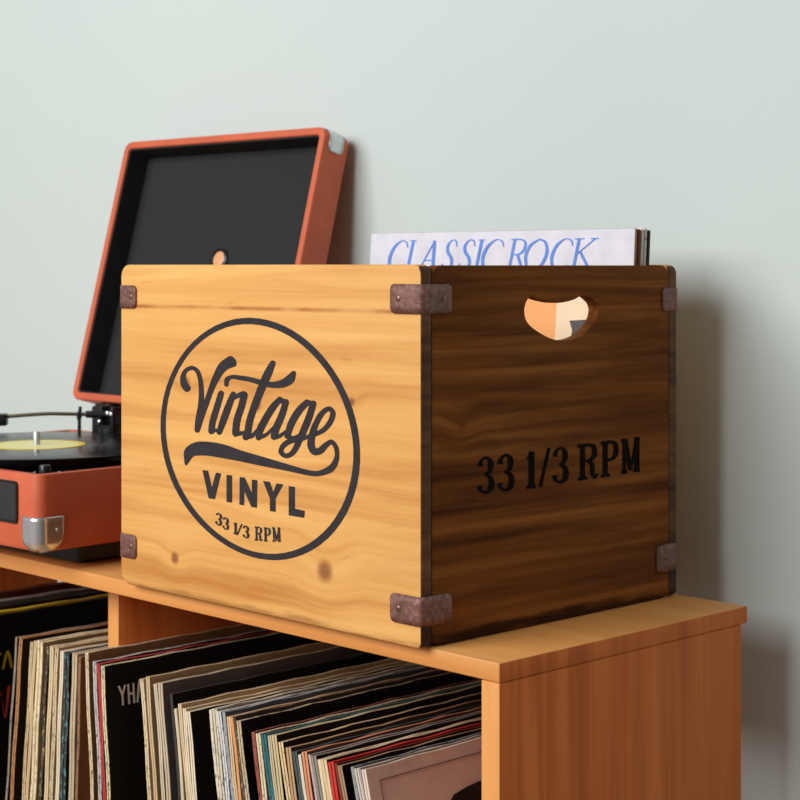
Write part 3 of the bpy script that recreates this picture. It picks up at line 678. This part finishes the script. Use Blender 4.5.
letters('cover_title', s, th, rows, M['yellow_ink'], 'yellow letters', .0013)
letters('cover_subtitle', s, th, T(.046, h-.078, .020, .034, W_), M['red_ink'], 'red letters', .0020)
# the black figure on the last sleeve's cover, and the thin frame printed round it
s, h, th = end
def facepatch(name, loops, m, lab, off=.0006):
    o = prism(name, loops, .0003, m, s, 'yz', at=th+off); o['label'] = lab
frame_o = rrect(.012, .012, DEP-.012, h-.0105, .001); frame_i = rrect(.0126, .0126, DEP-.0126, h-.0112, .001)
facepatch('cover_frame_line', [frame_o, frame_i], plain('brown_line_ink', srgb(112, 88, 74), .6), 'thin brown frame line')
fig = [(.068, h-.065), (.076, h-.048), (.088, h-.0375), (.105, h-.0345), (.130, h-.032), (.160, h-.0325), (.190, h-.040), (.205, h-.060), (.212, h-.10), (.208, h-.16), (.2, h-.2), (.09, h-.2), (.072, h-.15), (.066, h-.1)]
facepatch('cover_figure', [fig], plain('black_figure_ink', srgb(24, 20, 20), .6), 'black shape printed on the cover')

# ------------------------------------------------------------------ the portable record player
PR = .0411
PK = .95                                                     # the case is a little under full size
PLX, PLY, PLZ = .8670+PK*(-.6235-.8670), -.9389+PK*(.0022+.9389), .2891*(1-PK)
player = empty('record_player', 'brick red portable suitcase record player with its lid open, beside the crate', 'record player', (PLX, PLY, PLZ), (0, 0, PR))
player.scale = (PK, PK, PK)
def loc2(x, y):                                              # world to player coordinates
    dx, dy = x+.6235, y-.0022
    return dx*math.cos(PR)+dy*math.sin(PR), -dx*math.sin(PR)+dy*math.cos(PR)
PW, PD, HB, FT, BX = .374, .314, .0836, .0062, .0050
bm = bmesh.new()
outl = rrect(-PW, 0, 0, PD, .012, 8)
inl = rrect(-PW+.008, .008, -.008, PD-.008, .007, 8)
def ring_body(levels):
    """a body of stacked outlines: (outline, z)"""
    rs = [[bm.verts.new((x, y, z)) for x, y in o] for o, z in levels]
    for a, b in zip(rs, rs[1:]):
        for i in range(len(a)):
            j = (i+1) % len(a); bm.faces.new((a[i], a[j], b[j], b[i]))
    bm.faces.new(rs[0]); bm.faces.new(rs[-1])
def ins(d, r): return rrect(-PW+d, d, BX-d, PD-d, max(r-d, .001), 8)
ring_body([(ins(.006, .012), FT), (ins(.002, .012), FT+.0018), (ins(0, .012), FT+.006), (ins(0, .012), HB-.002), (ins(.0007, .012), HB-.0006), (ins(.002, .012), HB), (ins(.007, .012), HB), (ins(.0085, .012), HB-.0012), (ins(.0090, .012), HB-.006)])
body = link('case', bm_mesh(bm), M['red'], player, smooth=True)
DK = HB-.0030
prism('deck_plate', [rrect(-PW+.0092, .0092, BX-.0092, PD-.0092, .004)], .0030, M['black_plastic'], player, at=DK-.003)
prism('base_shade_block', [rrect(-PW+.018, .066, -.018, PD-.012, .008)], FT+PLZ/PK-.0030, M['black_plastic'], player, at=-PLZ/PK+.0032)  # black block added under the case to darken the gap like shade
for x in (-.034, -PW+.034):
    for y in (.082, PD-.035): turned('rubber_foot', [(0, 0), (.0095, 0), (.010, .001), (.010, .0034), (0, .0034)], M['black_plastic'], player, 24, loc=(x, y, -PLZ/PK+.0002))
# front speaker window
gx1 = -.0290
g = prism('speaker_panel', [rrect(-PW+.035, .0338, gx1, .0738, .004)], .0016, M['black_cloth'], player, 'xz', .0004, at=-.0014)
fr = prism('panel_frame', [rrect(-PW+.034, .0328, gx1+.001, .0748, .0046), rrect(-PW+.0362, .0350, gx1-.0012, .0726, .003)], .0018, M['black_plastic'], g, 'xz', at=-.0024)
# chrome corner guards: a bent shell round each lower front corner
def guard_mesh(l1, l2, z0, z1, r, off, drop=.010):
    cols = []; bm = bmesh.new()
    path = [(-l1+(l1-r)*i/8, -off) for i in range(9)]
    path += [(-r+(r+off)*math.cos(-PI/2+PI/2*i/8), r+(r+off)*math.sin(-PI/2+PI/2*i/8)) for i in range(1, 9)]
    path += [(off, r+(l2-r)*i/8) for i in range(1, 9)]
    d = [0]
    for a, b in zip(path, path[1:]): d.append(d[-1]+math.hypot(a[0]-b[0], a[1]-b[1]))
    L = d[-1]; cc = (-r, r)
    for (x, y), s in zip(path, d):
        u = abs(s/L*2-1)
        lo = z0+drop*(1-math.sqrt(max(0, 1-u**2.6)))*1.6
        col = []
        for k in range(9):
            z = z1+(lo-z1)*k/8
            inn = 0
            if z < z0+.006: inn = .0035*((z0+.006-z)/.006)**2
            dx, dy = cc[0]-x, cc[1]-y; q = math.hypot(dx, dy)
            col.append(bm.verts.new((x+dx/q*inn, y+dy/q*inn, z)))
        cols.append(col)
    for a, b in zip(cols, cols[1:]):
        for k in range(8): bm.faces.new((a[k], a[k+1], b[k+1], b[k]))
    bmesh.ops.recalc_face_normals(bm, faces=bm.faces)
    me = bpy.data.meshes.new('guard'); bm.to_mesh(me); bm.free(); return me
for sx, x in ((1, BX), (-1, -PW)):
    me = guard_mesh(.0245, .030, FT+.0005, .0410, .012, .0006)
    for v in me.vertices: v.co.x *= sx
    if sx < 0: me.flip_normals()
    g = link('corner_guard', me, M['chrome'], player, loc=(x, 0, 0), smooth=True); solid(g, .0009)
    turned('screw', [(.0022, 0), (.0019, .0007), (0, .001)], M['pale_metal'], g, 14, loc=(.0014*sx, .0225, .028), rot=(0, PI/2*sx, 0))
# platter, spindle, knobs
px, py = loc2(-.788, .1085)
pl = turned('platter', [(0, 0), (.112, 0), (.114, .001), (.114, .0085), (.112, .0095), (0, .0095)], M['black_plastic'], player, 64, loc=(px, py, DK+.0012))
turned('spindle', [(.0036, 0), (.0036, .0175), (.0026, .0195), (0, .0200)], M['pale_metal'], player, 20, loc=(px, py, DK+.008))
kx, ky = loc2(-.6455, .0275)
kn = turned('volume_knob', [(0, 0), (.0062, 0), (.0062, .008), (.0056, .009), (0, .009)], M['black_plastic'], player, 28, loc=(kx+.001, ky, DK))
turned('screw', [(.0016, 0), (.0016, .0016), (.0008, .0022), (0, .0022)], M['chrome'], player, 14, loc=(kx+.0065, ky+.013, DK))
turned('screw', [(.0016, 0), (.0016, .0016), (.0008, .0022), (0, .0022)], M['chrome'], player, 14, loc=(kx-.0075, ky-.007, DK))
# tonearm
tx, ty = loc2(-.868, .262)
arm = empty('tonearm', loc=(tx, ty, DK), parent=player)
turned('pivot_base', [(0, 0), (.019, 0), (.019, .004), (.0145, .006), (.0145, .017), (0, .017)], M['black_plastic'], arm, 32)
bm = bmesh.new()
add_box(bm, (-.014, -.009, .016), (-.008, .009, .042), .001); add_box(bm, (.008, -.009, .016), (.014, .009, .042), .001); add_box(bm, (-.014, -.009, .014), (.014, .009, .020), .001)
link('gimbal', bm_mesh(bm), M['black_plastic'], arm, smooth=True)
hx, hy = loc2(-.9485, .1745)
hd = Vector((hx-tx, hy-ty, 0)); hl = hd.length; hd.normalize(); aa = math.atan2(hd.y, hd.x)
AZ = .0325
bm = bmesh.new()
D_ = lambda t, z, s=0: (hd.x*t-hd.y*s, hd.y*t+hd.x*s, z)
ap = catmull([D_(.0, AZ), D_(.03, AZ), D_(.055, AZ+.0006), D_(.075, AZ+.0008), D_(.10, AZ-.0006), D_(hl+.01, AZ-.0028)], 8)
tube(bm, ap, .0022)
link('arm_tube', bm_mesh(bm), M['brass'], arm, smooth=True)
bm = bmesh.new(); tube(bm, [D_(-.012, AZ), D_(.0, AZ), D_(.03, AZ), D_(.0305, AZ)], [.0045, .0045, .0042, .003], 16)
link('arm_collar', bm_mesh(bm), M['black_plastic'], arm, smooth=True)
bm = bmesh.new(); tube(bm, [D_(-.014, AZ), D_(-.015, AZ), D_(-.034, AZ), D_(-.035, AZ)], [.008, .0095, .0095, .008], 24)
link('counterweight', bm_mesh(bm), M['black_plastic'], arm, smooth=True)
bm = bmesh.new(); add_box(bm, (hl+.004, -.008, AZ-.013), (hl+.036, .008, AZ+.001), .002)
link('headshell', bm_mesh(bm), M['black_plastic'], arm, rot=(0, 0, aa), smooth=True)
bm = bmesh.new()
add_box(bm, (.036, -.002, 0), (.040, .002, .0275), .0008); add_box(bm, (.036, -.007, .0265), (.040, .007, .0295), .0008)
add_box(bm, (.036, -.007, .0285), (.040, -.0048, .0415), .0006); add_box(bm, (.036, .0048, .0285), (.040, .007, .0365), .0006)
link('arm_rest', bm_mesh(bm), M['black_plastic'], arm, rot=(0, 0, aa), smooth=True)
for (x, y, z) in ((.0045, -.0094, .0345), (.0115, -.0096, .034), (-.0112, -.0096, .024)):
    turned('pivot_screw', [(.0026, 0), (.0026, .0012), (.0014, .002), (0, .002)], M['chrome'], arm, 16, loc=(x, y, z), rot=(PI/2, 0, 0))
# hinges and lid
LW, LH, LT, LA = .3750, .3395, .041, .2570
LZ = .1211; LY = .3190
for x in (-.069, -.305):
    bm = bmesh.new(); add_box(bm, (x-.010, PD-.0135, DK-.001), (x+.010, PD+.004, LZ-.004), .002); add_box(bm, (x-.014, PD-.006, LZ-.012), (x+.014, PD+.022, LZ-.0012), .002)
    hg = link('hinge', bm_mesh(bm), M['black_plastic'], player, smooth=True)
    bm = bmesh.new(); tube(bm, [(x-.018, PD-.004, LZ-.010), (x+.018, PD-.004, LZ-.010)], .0035, 14); link('hinge_pin', bm_mesh(bm), M['chrome'], hg, smooth=True)
lid = empty('lid', loc=(-.0012, LY-.0055, LZ+.0006), rot=(-LA, 0, 0), parent=player)
lr = .013
lo = rrect(-LW, 0, 0, LH, lr, 8); li = rrect(-LW+.0095, .0095, -.0095, LH-.0095, .005, 8)[::-1]
rim = prism('lid_shell', [lo, li], LT-.0015, M['red'], lid, 'xz', .0022, at=0)
prism('lid_back', [rrect(-LW+.0012, .0012, -.0012, LH-.0012, lr-.001, 8)], .0040, M['red'], lid, 'xz', .001, at=LT-.0037)
# black lining: a shallow tray inside the shell
bm = bmesh.new()
def lin(d): return rrect(-LW+.0100+d, .0100+d, -.0100-d, LH-.0100-d, .005, 8)
rs = [[bm.verts.new((x, y, z)) for x, z in lin(d)] for d, y in ((-.0040, .0050), (-.0004, .0030), (.0012, .0030), (.0026, .0330), (.0056, .0345))]
for a, b in zip(rs, rs[1:]):
    for i in range(len(a)): bm.faces.new((a[i], a[(i+1) % len(a)], b[(i+1) % len(b)], b[i]))
bm.faces.new(rs[-1])
link('lid_lining', bm_mesh(bm), M['black_lining'], lid, smooth=True)
# round rubber stop with an orange cap, on the lining
bx, bz = -.1820, .1900
turned('lid_stop', [(.0145, 0), (.0145, .003), (.0118, .0046), (.0105, .0035), (.0105, .001), (0, .001)], M['black_plastic'], lid, 36, loc=(bx, .0350, bz), rot=(PI/2, 0, 0))
M['peach'] = plain('peach_cap', srgb(236, 170, 120), .45)
turned('stop_cap', [(.0103, 0), (.0100, .0022), (.008, .003), (0, .0034)], M['peach'], lid, 32, loc=(bx, .0345, bz), rot=(PI/2, 0, 0))
# pale corner guards on the lid's top corners
def lid_guard(sx, x):
    path = [(.0004, -.026+(.026-lr)*i/4) for i in range(5)]
    path += [(-lr+(lr+.0004)*math.cos(PI/2*i/8), -lr+(lr+.0004)*math.sin(PI/2*i/8)) for i in range(1, 9)]
    path += [(-lr-(.010)*i/4, .0004) for i in range(1, 5)]
    bm = bmesh.new(); cols = []
    for k, (a, b) in enumerate(path):
        q = min(k, len(path)-1-k); cut = {0: .003, 1: .0006}.get(q, 0)
        cols.append([bm.verts.new((a, .0085+cut+(.0235-2*cut)*j/4, LH+b)) for j in range(5)])
    for a, b in zip(cols, cols[1:]):
        for j in range(4): bm.faces.new((a[j], b[j], b[j+1], a[j+1]))
    bmesh.ops.recalc_face_normals(bm, faces=bm.faces)
    me = bpy.data.meshes.new('g'); bm.to_mesh(me); bm.free()
    for v in me.vertices: v.co.x *= sx
    if sx < 0: me.flip_normals()
    solid(link('corner_guard', me, M['pale_metal'], lid, loc=(x, 0, 0), smooth=True), .0009)
lid_guard(1, 0); lid_guard(-1, -LW)

# the record lying on the platter
RZ = DK+.0012+.0095+.0006
rec = empty('vinyl_record', 'black vinyl record with yellow label lying on the record player platter', 'record', (.8670+PK*(-.788-.8670), -.9389+PK*(.1085+.9389), PLZ+PK*RZ))
rec.scale = (PK, PK, PK)
turned('disc', [(.0037, 0), (.147, 0), (.1485, .0008), (.1485, .0014), (.147, .0021), (.058, .0021), (.056, .0017), (.0037, .0017), (.0037, 0)], M['vinyl'], rec, 96)
turned('record_label', [(.0038, .00175), (.0525, .00175), (.0525, .0021), (.0038, .0021), (.0038, .00175)], M['label'], rec, 64)

# ------------------------------------------------------------------ light
def area(name, loc, target, size, sizey, power, col):
    l = bpy.data.lights.new(name, 'AREA'); l.shape = 'RECTANGLE'; l.size = size; l.size_y = sizey; l.energy = power; l.color = col
    o = bpy.data.objects.new(name, l); C.objects.link(o); o.location = loc
    o.rotation_euler = (Vector(target)-Vector(loc)).to_track_quat('-Z', 'Y').to_euler()
    return o
area('window_light', (-.85, -2.9, 1.6), (-.35, .1, .05), 2.6, 1.6, 128, (1.0, .99, .975))
w = bpy.data.worlds.new('room'); SC.world = w; w.use_nodes = True
# ambient gradient shaped to lift front faces and keep right-facing sides dark
wt = w.node_tree; bg = wt.nodes['Background']; bg.inputs[0].default_value = (.97, .98, 1.0, 1)
wc = wt.nodes.new('ShaderNodeTexCoord'); wd = wt.nodes.new('ShaderNodeVectorMath'); wd.operation = 'DOT_PRODUCT'
wd.inputs[1].default_value = Vector((-.45, -1, .2)).normalized()
wm = wt.nodes.new('ShaderNodeMapRange'); wm.inputs['From Min'].default_value = -.1; wm.inputs['From Max'].default_value = 1
wm.inputs['To Min'].default_value = .045; wm.inputs['To Max'].default_value = .31
wt.links.new(wc.outputs['Generated'], wd.inputs[0]); wt.links.new(wd.outputs['Value'], wm.inputs['Value']); wt.links.new(wm.outputs[0], bg.inputs[1])

# ------------------------------------------------------------------ camera
cam = bpy.data.cameras.new('camera'); co = bpy.data.objects.new('camera', cam); C.objects.link(co)
co.location = (.8670, -.9389, .2891); co.rotation_euler = (PI/2, 0, .80225)
cam.sensor_width = 36; cam.lens = 36*1753.505/800
cam.shift_y = -(400-266.052)/800
cam.clip_start = .05
cam.dof.use_dof = True; cam.dof.focus_distance = 1.44; cam.dof.aperture_fstop = 14
SC.camera = co
vs = SC.view_settings
vs.view_transform = 'Standard'; vs.look = 'None'; vs.exposure = 0; vs.gamma = 1; vs.use_curve_mapping = False
SC.cycles.max_bounces = 8
